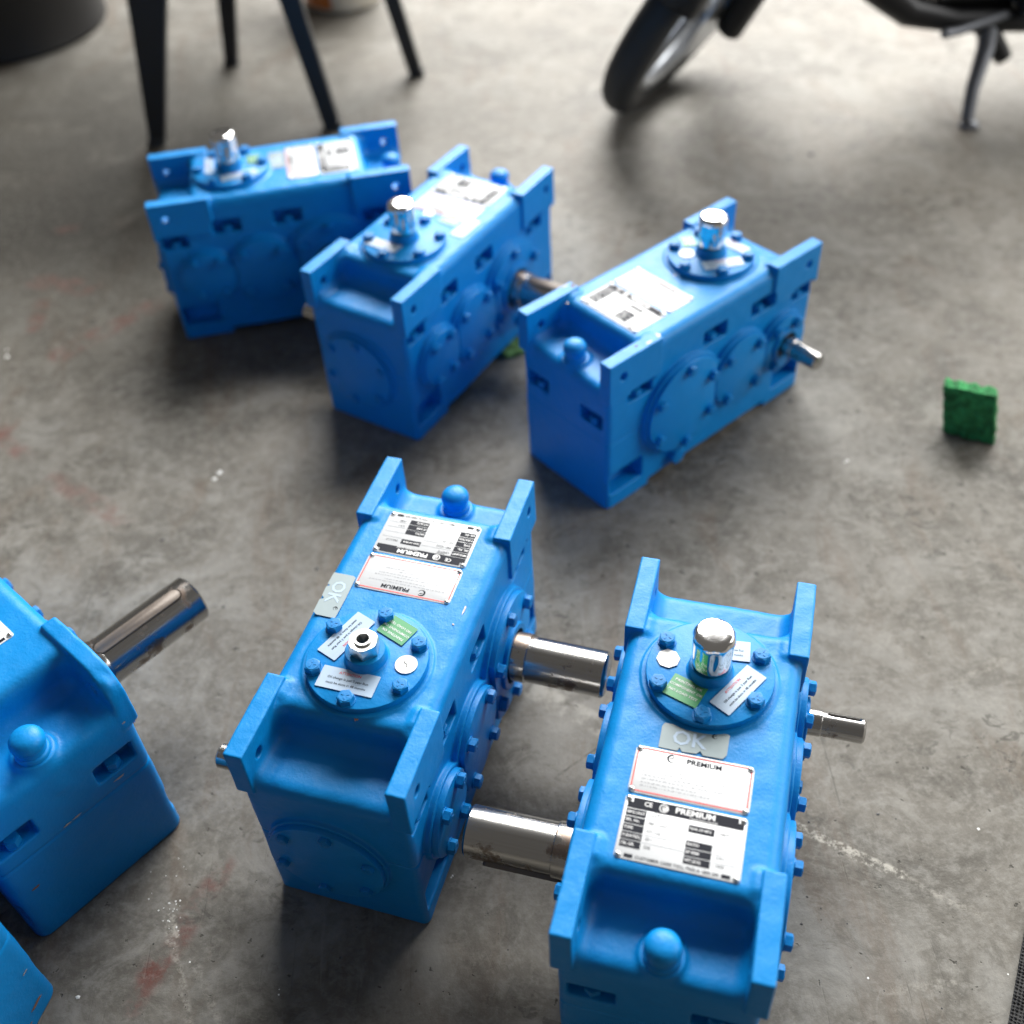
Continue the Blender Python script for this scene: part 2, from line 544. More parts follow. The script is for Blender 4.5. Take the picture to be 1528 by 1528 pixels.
# ---- nameplates: local u right, v up, w out (metres)
PW = .0935
def lines_of_marks(mb, x0, x1, y, hgt, seed, fill=.8):
    r = random.Random(seed); x = x0
    while x < x1:
        wl = r.uniform(.0012, .0042)
        n = max(1, int(wl / .0009))
        for k in range(n):
            if x + .0006 > x1: break
            hh = hgt * r.choice((.6, .6, 1.0, .75))
            mb.add([(x, y, 0), (x + .00055, y, 0), (x + .00055, y + hh, 0), (x, y + hh, 0)], [(0, 1, 2, 3)])
            x += .0009
        x += .0010
def logo(mb, cx, cy, r, inner=None):
    n = 26
    # open swirl ring with a pointed tail
    a0, a1 = rad(40), rad(340)
    ring = []
    for i in range(n + 1):
        a = a0 + (a1 - a0) * i / n
        t = math.sin(math.pi * min(1, i / n * 1.15))
        ring.append((a, r * (1 - .46 * max(.25, t))))
    v = []; f = []
    for a, ri in ring:
        v += [(cx + r * math.cos(a), cy + r * math.sin(a), 0), (cx + ri * math.cos(a), cy + ri * math.sin(a), 0)]
    for i in range(n): f.append((2 * i, 2 * i + 2, 2 * i + 3, 2 * i + 1))
    mb.add(v, f)
    mb.add([(cx - .35 * r, cy - .1 * r, 0), (cx + .55 * r, cy + .25 * r, 0), (cx + .5 * r, cy + .45 * r, 0), (cx - .3 * r, cy + .1 * r, 0)], [(0, 1, 2, 3)])
def txt(mb, s, x, y, size, bold=0.0, align='CENTER', stretch=1.0):
    v, f = text_polys(s, size, bold, align, stretch)
    mb.add([(p[0] + x, p[1] + y, 0) for p in v], f)
def rect(mb, x0, x1, y0, y1): mb.add([(x0, y0, 0), (x1, y0, 0), (x1, y1, 0), (x0, y1, 0)], [(0, 1, 2, 3)])

def rivet():
    return MB().add(*lathe([(.0024, 0), (.0023, .0009), (.0016, .0016), (.0006, .0019)], 14)).mesh('rivet', MAT['zinc'], True, 60)
def build_plates():
    R = {}
    H1 = .043
    R['warn_base'] = MB().add(*prism(rrect(PW, H1, .004), 0, .0009, .0002)).mesh('plate', MAT['plate'], True, 30)
    mb = MB()
    o = rrect(PW - .003, H1 - .003, .0045, 4); i_ = rrect(PW - .0052, H1 - .0052, .0038, 4)
    n = len(o); mb.add([(p[0], p[1], 0) for p in o] + [(p[0], p[1], 0) for p in i_], [(k, (k + 1) % n, n + (k + 1) % n, n + k) for k in range(n)])
    R['warn_red'] = mb.mesh('red_border', MAT['ink_red'], False)
    mb = MB(); logo(mb, -.018, .0145, .0036); txt(mb, 'PREMIUM', .008, .0143, .0060, .028, 'CENTER', 1.12)
    R['warn_ink'] = mb.mesh('lettering', MAT['ink'], False)
    mb = MB()
    ys = [.0085, .0055, .0015, -.0015, -.0050, -.0080, -.0115, -.0145]
    for k, yy in enumerate(ys):
        lines_of_marks(mb, -.038 + (.02 if k == 1 else 0), [.036, .022, .034, .030, .012, .026, .006, .016][k], yy, .0011, 10 + k)
    R['warn_small'] = mb.mesh('small_print', MAT['ink_grey'], False)
    # type plate
    H2 = .0535
    R['type_base'] = MB().add(*prism(rrect(PW, H2, .003), 0, .0009, .0002)).mesh('plate', MAT['plate'], True, 30)
    mb = MB()
    x0, x1 = -.0442, .0442
    yt = .0252
    mb.add([(x0 + .004, yt, 0), (x0 + .004, yt - .004, 0), (x0, yt - .004, 0), (x0, .0160, 0), (x1, .0160, 0), (x1, yt - .004, 0), (x1 - .004, yt - .004, 0), (x1 - .004, yt, 0)], [tuple(range(8))])
    rows = [.0152, .0086, .0020, -.0046, -.0112]
    for yy in rows: rect(mb, x0, x0 + .0155, yy - .0058, yy)
    rect(mb, .004, .0235, .0058, .0118)
    for yy in (-.0012, -.0078, -.0144): rect(mb, .004, .0235, yy - .0058, yy)
    rect(mb, x0 + .005, x0 + .0115, -.0252, -.0222); rect(mb, x1 - .0115, x1 - .005, -.0252, -.0222)
    R['type_black'] = mb.mesh('black_panels', MAT['ink'], False)
    mb = MB()
    txt(mb, 'CUSTOMER CARE TOLL FREE # 1800 209', 0, -.0238, .0034, .01, 'CENTER', 1.02)
    for s, x, y in (('UNIT-II', -.0262, .0124), ('PBP 15223', -.0262, .0058), ('HT-125', -.0262, -.0010), ('23.1', -.0262, -.0074), ('320', -.0262, -.0142),
                    ('MAY/17', .0270, .0090), ('9.9:1', .0270, -.0106), ('1500', .0270, -.0170)):
        txt(mb, s, x, y, .0034, 0, 'LEFT')
    txt(mb, 'Premium', -.0225, .0168 - .0022, .0022, .004, 'LEFT')
    R['type_ink'] = mb.mesh('lettering', MAT['ink'], False)
    mb = MB()
    for yy in (.0086, .0020, -.0046, -.0112):
        rect(mb, -.0280, .0030, yy + .0001, yy + .0004); rect(mb, .0245, .0440, yy - .0035, yy - .0032)
    R['type_lines'] = mb.mesh('ruled_lines', MAT['ink_grey'], False)
    mb = MB()
    txt(mb, 'CE', -.0285, .0210, .0052, .02); mb.add([(p[0] - .0165, p[1] + .0205, 0) for p in circle(.0036, 24)], [tuple(range(24))])
    txt(mb, 'PREMIUM', .0075, .0210, .0066, .03, 'CENTER', 1.12)
    txt(mb, 'Transmission, Limited', .0140, .0170, .0024, .01)
    for s, yy in zip(('MFG.UNIT', 'SRL. No.', 'TYPE', 'P.(RATED)', 'OIL GR.'), rows): txt(mb, s, x0 + .0008, yy - .003, .0034, .012, 'LEFT', .9)
    txt(mb, 'YEAR OF MFG', .0046, .0088, .0030, .012, 'LEFT', .9)
    for s, yy in zip(('RATIO', 'I/P RPM', 'WT.(KG)'), (-.0012, -.0078, -.0144)): txt(mb, s, .0048, yy - .003, .0034, .012, 'LEFT', .9)
    R['type_white'] = mb.mesh('white_lettering', MAT['ink_white'], False)
    mb = MB(); logo(mb, -.0165, .0205, .0027)
    R['type_logo'] = mb.mesh('logo', MAT['ink'], False)
    R['rivet'] = rivet()
    return R
PL = build_plates()

def quad_sticker(name, mat, pts, thick=.00025, jag=0):
    return MB().add(*prism(pts, 0, thick, 0)).mesh(name, mat, False)

def sticker_data():
    S = {}
    S['oil_base'] = quad_sticker('sticker', MAT['sticker'], rrect(.052, .022, .0008, 2))
    mb = MB(); txt(mb, 'ATTENTION', 0, .0062, .0036, .01); S['oil_red'] = mb.mesh('heading', MAT['ink_red'], False)
    mb = MB(); txt(mb, 'Oil change is just 3 year Run', 0, .0004, .0034, .004, 'CENTER', .95); txt(mb, 'must be done in 48 months', 0, -.0050, .0034, .004, 'CENTER', .95)
    S['oil_ink'] = mb.mesh('lettering', MAT['ink'], False)
    S['green_base'] = quad_sticker('sticker', MAT['green'], rrect(.030, .024, .0006, 2))
    mb = MB(); txt(mb, 'PAINTING OK', 0, .0068, .0038, .01); txt(mb, 'COMPONENT OK', 0, .0012, .0036, .01); txt(mb, 'NO LOAD TEST', 0, -.0045, .0036, .01)
    S['green_ink'] = mb.mesh('lettering', MAT['ink_white'], False)
    S['round_base'] = quad_sticker('sticker', MAT['sticker_white'], circle(.0098, 28))
    mb = MB()
    for a, b in (((-.002, .003), (-.0004, .0014)), ((-.001, .0006), (.0006, -.0008)), ((.0002, -.0004), (.0026, -.001)), ((.0026, -.001), (.0018, -.003))):
        d = Vector((b[0] - a[0], b[1] - a[1])); nn = Vector((-d.y, d.x)).normalized() * .00025
        mb.add([(a[0] + nn.x, a[1] + nn.y, 0), (a[0] - nn.x, a[1] - nn.y, 0), (b[0] - nn.x, b[1] - nn.y, 0), (b[0] + nn.x, b[1] + nn.y, 0)], [(0, 1, 2, 3)])
    S['round_ink'] = mb.mesh('pen_mark', MAT['ink'], False)
    S['hex_base'] = quad_sticker('sticker', MAT['sticker_white'], circle(.0100, 8, ph=.2))
    S['ok_base'] = quad_sticker('sticker', MAT['sticker_grey'], [(-.027, -.0125), (-.012, -.0128), (-.0105, -.0095), (-.008, -.0128), (.003, -.0122), (.006, -.009), (.0085, -.0125), (.024, -.0122), (.0268, -.008), (.027, .0105), (.0255, .0115), (.001, .0118), (-.0255, .0112), (-.0272, .008)])
    mb = MB(); txt(mb, 'OK', -.004, -.001, .0185, .02); S['ok_ink'] = mb.mesh('lettering', MAT['sticker'], False)
    mb = MB(); logo(mb, .0155, .0070, .0022); S['ok_logo'] = mb.mesh('logo', MAT['ink'], False)
    return S
ST = sticker_data()

def add_sticker(root, kind, x, y, z, ang, sx=1, sy=1):
    """ang: direction of reading (degrees in gearbox frame)"""
    a = rad(ang)
    M_ = Matrix.Translation((x, y, z)) @ Matrix.Rotation(a, 4, 'Z') @ Matrix.Diagonal((sx, sy, 1, 1))
    o = link('sticker', ST[kind + '_base'], root, M_)
    for k, nm in (('_ink', 'lettering'), ('_red', 'heading'), ('_logo', 'logo')):
        if kind + k in ST: link(nm if kind != 'round' else 'pen_mark', ST[kind + k], o, Matrix.Translation((0, 0, .00045)))
    return o

def breather_cap():
    def mod(a, z):
        if z < .004 or z > .037: return 1.0
        return 1.0 - .085 * (.5 + .5 * math.cos(8 * a)) ** 2 * min(1, (z - .004) / .006) * (1 if z < .031 else .45)
    mb = MB(); mb.add(*lathe([(.0150, 0), (.0158, .001), (.0160, .0040), (.0166, .010), (.0170, .020), (.0172, .029), (.0176, .0320), (.0177, .0352), (.0172, .0368), (.0152, .0400), (.0144, .0405), (.0100, .0407), (.0002, .0408)], 128, mod))
    return mb.mesh('breather_cap', MAT['chrome'], True, 50)
def breather_nut():
    mb = MB()
    n = 48
    hx = circle(.0138 / math.cos(math.pi / 6) , 6, ph=.25)
    # hexagon body with a round threaded hole
    zt = .0125
    def hexr(a):
        k = math.pi / 3; b = (a - .25) % k - k / 2
        return .0118 / math.cos(b)
    prof = [(lambda a: hexr(a), 0), (lambda a: hexr(a), zt - .002), (lambda a: min(hexr(a), .0124), zt), (lambda a: .0078, zt), (lambda a: .0075, zt + .0022), (lambda a: .0056, zt + .0022), (lambda a: .0050, zt - .001), (lambda a: .0046, -.004), (lambda a: .0001, -.004)]
    v = []; f = []
    for fr, z in prof:
        for i in range(n):
            a = 2 * math.pi * i / n; r_ = fr(a); v.append((r_ * math.cos(a), r_ * math.sin(a), z))
    for k in range(len(prof) - 1):
        for i in range(n):
            a = k * n + i; b = k * n + (i + 1) % n; f.append((a, b, b + n, a + n))
    return MB().add(v, f).mesh('hex_nut', MAT['zinc'], True, 25)

def side_frame(s, x):
    """origin on the pad face; u along the gearbox, v up, w outward; s=+1 for the +y side"""
    if s > 0: return frame((x, .0812, AXZ / 1000), (-1, 0, 0), (0, 0, 1), (0, 1, 0))
    return frame((x, -.0812, AXZ / 1000), (1, 0, 0), (0, 0, 1), (0, -1, 0))

MAT['bare'] = simple('bare_cast_metal', (.42, .40, .38), .55, .3, .4, 600, .35)
MAT['rust'] = simple('rusty_chip', (.22, .12, .075), .8, 0, .4, 600, .5)
def add_chip(root, face, x, y, w, h, mat='bare', seed=1):
    rnd = random.Random(seed); n = 14
    o = [(w / 2 * rnd.uniform(.45, 1.1) * math.cos(2 * math.pi * i / n), h / 2 * rnd.uniform(.45, 1.1) * math.sin(2 * math.pi * i / n)) for i in range(n)]
    me = MB().add(*prism(o, 0, .0003)).mesh('paint_chip', MAT[mat], False)
    if face == 'lug': M_ = Matrix.Translation((x, y, .2260))
    elif face == 'top': M_ = Matrix.Translation((x, y, .2213))
    elif face == 'end': M_ = frame((.1824, x, y), (0, 1, 0), (0, 0, 1), (1, 0, 0))
    link('paint_chip', me, root, M_)

def make_gearbox(u, x, y, th, scale, label, big_side=-1, kind='std', cap='chrome', big=None, small=None, stickers=(), plates=True, pshift=0., dull=False, bolt_ph=0, chips_=()):
    root = bpy.data.objects.new('gearbox', None); COL.objects.link(root)
    root.empty_display_size = .05
    root.location = (x, y, 0); root.rotation_euler = (0, 0, rad(th)); root.scale = (scale,) * 3
    tag(root, label, 'gearbox', 'blue gearboxes standing on the concrete floor')
    link('housing', housing(kind), root)
    # ---- top cover
    def tc():
        mb = MB(); mb.add(*prism(circle(.0535, 96), 0, .0068, .0012))
        mb.add(*lathe([(.0205, .0065), (.0186, .0082), (.0178, .0170), (.0170, .0182), (.0060, .0184)], 56))
        return mb.mesh('top_cover', MAT['paint'], True, 35)
    tcv = link('top_cover', cached('tc', tc), root, Matrix.Translation((-.065, 0, .2222)))
    for k in range(6):
        a = rad(60 * k + bolt_ph)
        link('bolt', B13, tcv, Matrix.Translation((.0462 * math.cos(a), .0462 * math.sin(a), .0068)) @ Matrix.Rotation(random.random() * 6, 4, 'Z'))
    if cap == 'chrome':
        link('breather_cap', cached('cap', breather_cap), tcv, Matrix.Translation((0, 0, .0182)) @ Matrix.Rotation(random.random(), 4, 'Z'))
    else:
        link('hex_nut', cached('nut', breather_nut), tcv, Matrix.Translation((0, 0, .0184)))
    # ---- end cover at the cover end
    def ec(): return MB().add(*prism(circle(.0538, 80), 0, .0055, .0012)).mesh('end_cover', MAT['paint'], True, 35)
    e = link('end_cover', cached('ec', ec), root, frame((-.1863, .008, .093), (0, -1, 0), (0, 0, 1), (-1, 0, 0)))
    for k in range(6):
        a = rad(60 * k + 20)
        link('bolt', B9, e, Matrix.Translation((.0455 * math.cos(a), .0455 * math.sin(a), .0028)))
    # ---- side covers
    R_ = dict(big=.0645, mid=.0495, small=.0395)
    for s in (-1, 1):
        f = -1 if s > 0 else 1      # local u direction against gearbox x
        for nm in ('big', 'mid', 'small'):
            shaft = (nm == 'big' and s == big_side) or (nm == 'small' and s == -big_side)
            # truncation limits in gearbox x
            lo = {'big': .0085, 'mid': -.0845, 'small': -9}[nm] - GX[nm] / 1000
            hi = {'big': 9, 'mid': .0070, 'small': -.0860}[nm] - GX[nm] / 1000
            ulo, uhi = (lo, hi) if f > 0 else (-hi, -lo)
            key = ('cov', nm, f, shaft)
            rr = R_[nm]
            cm = cached(key, lambda: cover_mesh(rr, ulo, uhi, .0058, (.0265 if nm == 'big' else .0165) if shaft else None, (.0345 if nm == 'big' else .0225) if shaft else None))
            cv = link('side_cover', cm, root, side_frame(s, GX[nm] / 1000))
            if nm == 'big': angs = [28, 90, 150, 208, 270, 330]; br = .0555
            elif nm == 'mid': angs = [48, 132, 228, 312]; br = .0405
            else: angs = [55, 125, 235, 305]; br = .0318
            for a in angs:
                uu = br * math.cos(rad(a)); vv = br * math.sin(rad(a))
                uu = min(max(uu, ulo + .0085), uhi - .0085)
                link('bolt', B11, cv, Matrix.Translation((uu, vv, .0058)) @ Matrix.Rotation(a, 4, 'Z'))
            if shaft:
                isbig = nm == 'big'
                spec = (big if isbig else small) or {}
                r = spec.get('r', .0230 if isbig else .0118)
                tip = spec.get('tip', .184 if isbig else .143)
                L_ = tip - .0812
                slot = spec.get('slot')
                sm = cached(('sh', isbig, s, tip, str(slot)), lambda: shaft_mesh(r, L_, .024 if isbig else .022, slot))
                so = link('output_shaft' if isbig else 'input_shaft', sm, root, side_frame(s, GX[nm] / 1000))
                if isbig:
                    seal = cached('seal', lambda: MB().add(*lathe([(.0275, 0), (.0275, .0066), (.0262, .0066)], 48)).mesh('oil_seal', MAT['dark'], True, 30))
                else:
                    seal = cached('seals', lambda: MB().add(*lathe([(.0175, 0), (.0175, .0066), (.0165, .0066)], 48)).mesh('oil_seal', MAT['dark'], True, 30))
                link('oil_seal', seal, root, side_frame(s, GX[nm] / 1000))
                if slot and spec.get('key', True):
                    w, z0, z1, dep, ang = slot
                    km = cached(('key', isbig, str(slot)), lambda: key_mesh(w, z0, z1, r - dep, r + spec.get('proud', .002), ang))
                    link('key', km, so)
    # ---- bolts standing in the pockets, drain plugs
    for s in (-1, 1):
        for a, b, zc in ((110, 151, 164.5), (-17, 24, 180), (-103, -62, 179), (-177, -140, 164.5)):
            link('pocket_bolt', BP, root, Matrix.Translation(((a + b) / 2000, s * .0672, (zc - 11.2) / 1000)))
        link('drain_plug', DRAIN, root, frame((.066 if s > 0 else .098, s * .0735, .026), (1, 0, 0), (0, 0, s), (0, s, 0)) if s < 0 else frame((.066, .0735, .026), (-1, 0, 0), (0, 0, 1), (0, 1, 0)))
    for a, b in ((-67, -30), (27, 64)):
        link('pocket_bolt', BP, root, Matrix.Translation((.1735, (a + b) / 2000, .1238)))
    # ---- dome plug
    def dp():
        return MB().add(*lathe([(.0158, 0), (.0156, .0025), (.0148, .0033), (.0136, .0038), (.0134, .0082), (.0152, .0100), (.0158, .0118), (.0158, .0138), (.0150, .0166), (.0132, .0188), (.0100, .0206), (.0055, .0217), (.0004, .0220)], 56)).mesh('dome_plug', MAT['paint'], True, 45)
    link('dome_plug', cached('dp', dp), root, Matrix.Translation((.1645, 0, .1890)) @ Matrix.Diagonal((.88, .88, 1.08, 1)))
    # ---- plates : read from the plug end, top towards the cover end
    if plates:
        for kind_, cxp in (('warn', .0355), ('type', .0865)):
            M_ = frame((cxp + pshift, 0, .2208), (0, 1, 0), (-1, 0, 0), (0, 0, 1))
            o = link('warning_plate' if kind_ == 'warn' else 'type_plate', PL[kind_ + '_base'], root, M_)
            if kind_ == 'warn': subs = (('red', 'red_border', .0011), ('ink', 'lettering', .0011), ('small', 'small_print', .0011))
            else: subs = (('lines', 'ruled_lines', .0011), ('black', 'black_panels', .0011), ('ink', 'lettering', .0013), ('white', 'white_lettering', .0013), ('logo', 'logo', .0015))
            for k, nm, zz in subs: link(nm, PL[kind_ + '_' + k], o, Matrix.Translation((0, 0, zz)))
            hh = (.043 if kind_ == 'warn' else .0535) / 2 - .0028
            for sx in (-1, 1):
                for sy in (-1, 1):
                    link('rivet', PL['rivet'], o, Matrix.Translation((sx * (PW / 2 - .003), sy * hh, .0009)))
    for st in stickers: add_sticker(root, *st)
    for ch in chips_: add_chip(root, *ch)
    return root

# ------------------------------------------------------------------ floor
def build_floor():
    t = NT('concrete'); c = t.coord()
    n_big = t.noise(c, 1.7, 6, .6, .6); n_mid = t.noise(c, 7, 8, .65, .8); n_fine = t.noise(c, 60, 8, .7)
    base = t.mix(t.ramp(n_big, .3, .7), (.185, .180, .168), (.285, .270, .245))
    base = t.mix(t.math('MULTIPLY', t.ramp(n_mid, .46, .70), .75), base, (.40, .405, .40))
    base = t.mix(t.math('MULTIPLY', t.ramp(n_mid, .52, .30), .70), base, (.105, .10, .09))
    base = t.mix(t.math('MULTIPLY', t.ramp(n_fine, .42, .70), .50), base, (.42, .42, .41))
    # brown drag marks
    br = t.noise(t.mapping(c, (5, 1.6, 1), (0, 0, .6)), 2.2, 7, .65, 1.2)
    base = t.mix(t.math('MULTIPLY', t.ramp(br, .52, .68), .42), base, (.185, .135, .10))
    # smeared cement film, marbled
    mb1 = t.noise(t.mapping(c, (1, 1.25, 1), (0, 0, .4)), 15, 9, .74, .9)
    base = t.mix(t.math('MULTIPLY', t.ramp(mb1, .53, .64), .42), base, (.43, .43, .415))
    base = t.mix(t.math('MULTIPLY', t.ramp(mb1, .46, .37), .48), base, (.125, .118, .105))
    sm = t.noise(t.mapping(c, (1, 1.3, 1), (0, 0, .9), (5, 9, 0)), 48, 4, .6, 1.0)
    area_ = t.ramp(t.noise(t.mapping(c, (1, 1, 1), (0, 0, 0), (2, 8, 0)), 4.5, 3), .48, .62)
    base = t.mix(t.math('MULTIPLY', t.math('MULTIPLY', t.ramp(sm, .56, .64), area_), .7), base, (.10, .098, .09))
    # trowel scratches
    sc1 = t.noise(t.mapping(c, (90, 4, 1), (0, 0, -1.0)), 1.3, 4, .6, .3)
    sc2 = t.noise(t.mapping(c, (70, 3, 1), (0, 0, .5), (4, 2, 0)), 1.6, 4, .6, .3)
    base = t.mix(t.math('MULTIPLY', t.ramp(sc1, .64, .72), .28), base, (.11, .108, .10))
    base = t.mix(t.math('MULTIPLY', t.ramp(sc2, .64, .73), .35), base, (.42, .42, .41))
    # pits
    pit = t.ramp(t.noise(t.mapping(c, (1, 1, 1), (0, 0, 0), (7, 3, 0)), 85, 3, .5), .69, .73)
    base = t.mix(t.math('MULTIPLY', pit, .7), base, (.06, .058, .05))
    # oily stain, widened and darkened as painted shade by the drum and stool
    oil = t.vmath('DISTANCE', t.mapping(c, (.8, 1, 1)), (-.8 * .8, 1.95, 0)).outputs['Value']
    oil_shade = t.math('MULTIPLY', t.ramp(t.math('ADD', oil, t.math('MULTIPLY', n_big, .5)), 1.15, .40), t.ramp(n_mid, .1, .5))
    base = t.mix(t.math('MULTIPLY', oil_shade, .92), base, (.034, .032, .026))
    # lines: distance to a segment, broken up by noise
    wv = t.vmath('ADD', c, (0, 0, 0)).outputs[0]
    wob = t.node('ShaderNodeTexNoise'); t.link(c, wob.inputs['Vector']); wob.inputs['Scale'].default_value = 26; wob.inputs['Detail'].default_value = 5
    off = t.vmath('SCALE', t.vmath('SUBTRACT', wob.outputs['Color'], (.5, .5, .5)).outputs[0]); off.inputs['Scale'].default_value = .012
    cw = t.vmath('ADD', c, off.outputs[0]).outputs[0]
    sep = t.node('ShaderNodeSeparateXYZ'); t.link(cw, sep.inputs[0]); X, Y = sep.outputs[0], sep.outputs[1]
    def seg(a, b, w, soft):
        dx, dy = b[0] - a[0], b[1] - a[1]; L2 = dx * dx + dy * dy
        px = t.math('SUBTRACT', X, a[0]); py = t.math('SUBTRACT', Y, a[1])
        h = t.math('DIVIDE', t.math('ADD', t.math('MULTIPLY', px, dx), t.math('MULTIPLY', py, dy)), L2, clamp=True)
        ex = t.math('SUBTRACT', px, t.math('MULTIPLY', h, dx)); ey = t.math('SUBTRACT', py, t.math('MULTIPLY', h, dy))
        d = t.math('SQRT', t.math('ADD', t.math('MULTIPLY', ex, ex), t.math('MULTIPLY', ey, ey)))
        return t.ramp(d, w + soft, w)
    brk = t.ramp(t.noise(c, 120, 6, .75), .44, .60)
    brk2 = t.ramp(t.noise(c, 30, 5, .7), .40, .62)
    def apply(base, a, b, w, soft, col, amt, bk):
        return t.mix(t.math('MULTIPLY', t.math('MULTIPLY', seg(a, b, w, soft), bk), amt), base, col)
    chalk = (.60, .59, .55); red = (.20, .07, .058)
    base = apply(base, (.235, .5535), (.335, .486), .0034, .003, chalk, 1.0, brk)
    base = apply(base, (.0, .73), (.235, .5535), .008, .008, chalk, .62, brk2)
    base = apply(base, (.335, .486), (.395, .443), .0012, .004, chalk, .35, brk)
    for a, b, w, am in RED:
        base = apply(base, a, b, w, .012, red, am, brk2)
    for a, b, w, am in PALE:
        base = apply(base, a, b, w, .004, chalk, am, brk)
    for a, b, w, am in CRACK:
        base = apply(base, a, b, w, .0012, (.05, .048, .042), am, brk2)
    base = t.mix(t.math('MULTIPLY', t.ramp(t.noise(t.mapping(c, (1, 1, 1), (0, 0, 0), (1, 4, 0)), 140, 5, .7), .50, .62), .22), base, (.42, .42, .40))
    base = t.mix(1.0, base, (.62, .60, .56), 'MULTIPLY')
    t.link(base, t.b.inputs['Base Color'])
    t.link(t.math('MULTIPLY_ADD', n_mid, .36, .44), t.b.inputs['Roughness'])
    t.b.inputs['Specular IOR Level'].default_value = .18
    h = t.math('ADD', t.math('MULTIPLY', n_fine, .35), t.math('MULTIPLY', n_mid, 1.0))
    h = t.math('SUBTRACT', h, t.math('MULTIPLY', pit, .35))
    h = t.math('SUBTRACT', h, t.math('MULTIPLY', t.ramp(sc1, .64, .72), .12))
    t.bump(h, .5, .005)
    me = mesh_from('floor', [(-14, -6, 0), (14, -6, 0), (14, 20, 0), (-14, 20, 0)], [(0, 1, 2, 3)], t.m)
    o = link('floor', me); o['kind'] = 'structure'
    return o

def gp(px, py, z=0.0):
    """ground point seen at a pixel of the 1528 px photograph"""
    f = 1681.6
    v = fw + rt * ((px - 764) / f) - up * ((py - 737) / f)
    t_ = (z - 1.0) / v.z
    return (v.x * t_, v.y * t_)
RED = [(gp(335, 1290), gp(200, 1500), .004, .7), (gp(90, 490 + 40), gp(230, 455), .012, .55), (gp(0, 655), gp(40, 680), .006, .6), (gp(80, 715), gp(190, 780), .008, .45),
       (gp(90, 345), gp(110, 341), .006, .6), (gp(50, 490), gp(60, 455), .006, .5), (gp(60, 420), gp(130, 430), .016, .5), (gp(0, 650), gp(18, 630), .005, .6), (gp(225, 1445), gp(232, 1450), .006, .8)]
PALE = [(gp(253, 1370), gp(255, 1400), .004, .8), (gp(258, 1410), gp(285, 1528), .0012, .5), (gp(290, 1440), gp(330, 1528), .0015, .35), (gp(1330, 1480), gp(1425, 1462), .0015, .3), (gp(1430, 1020), gp(1500, 980), .003, .25)]
CRACK = [(gp(930, 1085), gp(830, 1160), .0006, .7), (gp(1340, 1270), gp(1358, 1290), .002, .6), (gp(1365, 1295), gp(1380, 1270), .0015, .5), (gp(700, 1090), gp(690, 1180), .0008, .5)]
build_floor()

# ------------------------------------------------------------------ gearboxes
W_ = .2299   # sticker height on the top cover
W_TOP = .2225
# slot: width, start, end, depth, angle about the shaft axis (0 = along u, 90 deg = up)
make_gearbox('D', -.1125, .6643, 70.55, 1.0, 'blue gearbox with an open hex nut on its top cover instead of a chrome cap', cap='nut',
    chips_=(('top', -.1215, -.012, .005, .004, 'rust', 9), ('top', .012, -.062, .012, .002, 'bare', 10), ('top', -.006, -.058, .002, .003, 'bare', 11), ('lug', -.150, .074, .003, .002, 'rust', 12)),
    stickers=(('round', -.064, -.036, W_, 90), ('green', -.0305, -.0150, W_, 69, 1, .92), ('oil', -.093, .006, W_, 270, 1, 1), ('oil', -.048, .026, W_, 159, 1.0, .95), ('ok', -.0010, .0585, W_TOP - .0008, 180, .95, .95)))
make_gearbox('E', .1353, .5019, -107.71, 1.0, 'nearest blue gearbox at lower right, plates readable, chrome cap at its far end',
    big=dict(slot=(.014, .012, .086, .0055, rad(-30)), proud=.003), small=dict(slot=(.006, .026, .058, .003, rad(70)), key=False),
    stickers=(('hex', -.070, -.036, W_, 90), ('green', -.0405, -.017, W_, 71, 1.02, .95), ('oil', -.051, .025, W_, 150, .98, .9), ('oil', -.090, .0105, W_, 95, .76, .95), ('ok', 0, -.003, W_TOP - .0008, 90)))
make_gearbox('C', .2145, 1.1563, -142.26, 1.0, 'blue gearbox in the middle right with slim shaft pointing right, chips on its lugs',
    chips_=(('lug', .1015, .0715, .006, .010, 'bare', 1), ('lug', .118, .074, .010, .004, 'bare', 2), ('lug', .134, .069, .006, .003, 'rust', 3), ('lug', .1030, -.069, .009, .006, 'rust', 4), ('lug', .110, -.0755, .014, .003, 'bare', 5), ('top', -.012, .010, .010, .004, 'rust', 6), ('top', -.006, -.004, .006, .004, 'bare', 7), ('top', .128, -.052, .004, .003, 'bare', 8)),
    small=dict(slot=(.006, .026, .058, .003, rad(60)), key=False),
    stickers=(('round', -.041, -.018, W_, 90), ('oil', -.056, .028, W_, 150, .95, .8), ('oil', -.096, .007, W_, 93, .9, .7), ('green', -.063, -.036, W_, 60, .8, .8)))
make_gearbox('B', -.0795, 1.3321, 55.87, 1.0, 'blue gearbox in the middle with a thick keyed shaft reaching behind the right one',
    big=dict(slot=(.014, .030, .094, .0055, rad(98)), proud=.002),
    stickers=(('oil', -.092, .014, W_, 270, .95, .8), ('oil', .001, -.0505, W_TOP - .0008, 0, .85, .9), ('green', .006, -.023, W_TOP - .0008, 90, 1, .7), ('round', .010, .014, W_TOP - .0008, 0, .8, .8)))
make_gearbox('A', -.3071, 1.512, 9.02, 1.0, 'farthest blue gearbox at upper left, long shaded side with three round covers',
    stickers=(('green', -.030, .012, W_, 90, .9, .9), ('oil', -.053, -.030, W_, 10, 1, .75), ('oil', -.094, .010, W_, 90, .9, .6), ('ok', .001, .015, W_TOP - .0008, 90, .9, .95)))
FX = dict(x=-.5427, y=.6719, th=-44.52, s=1.0725)
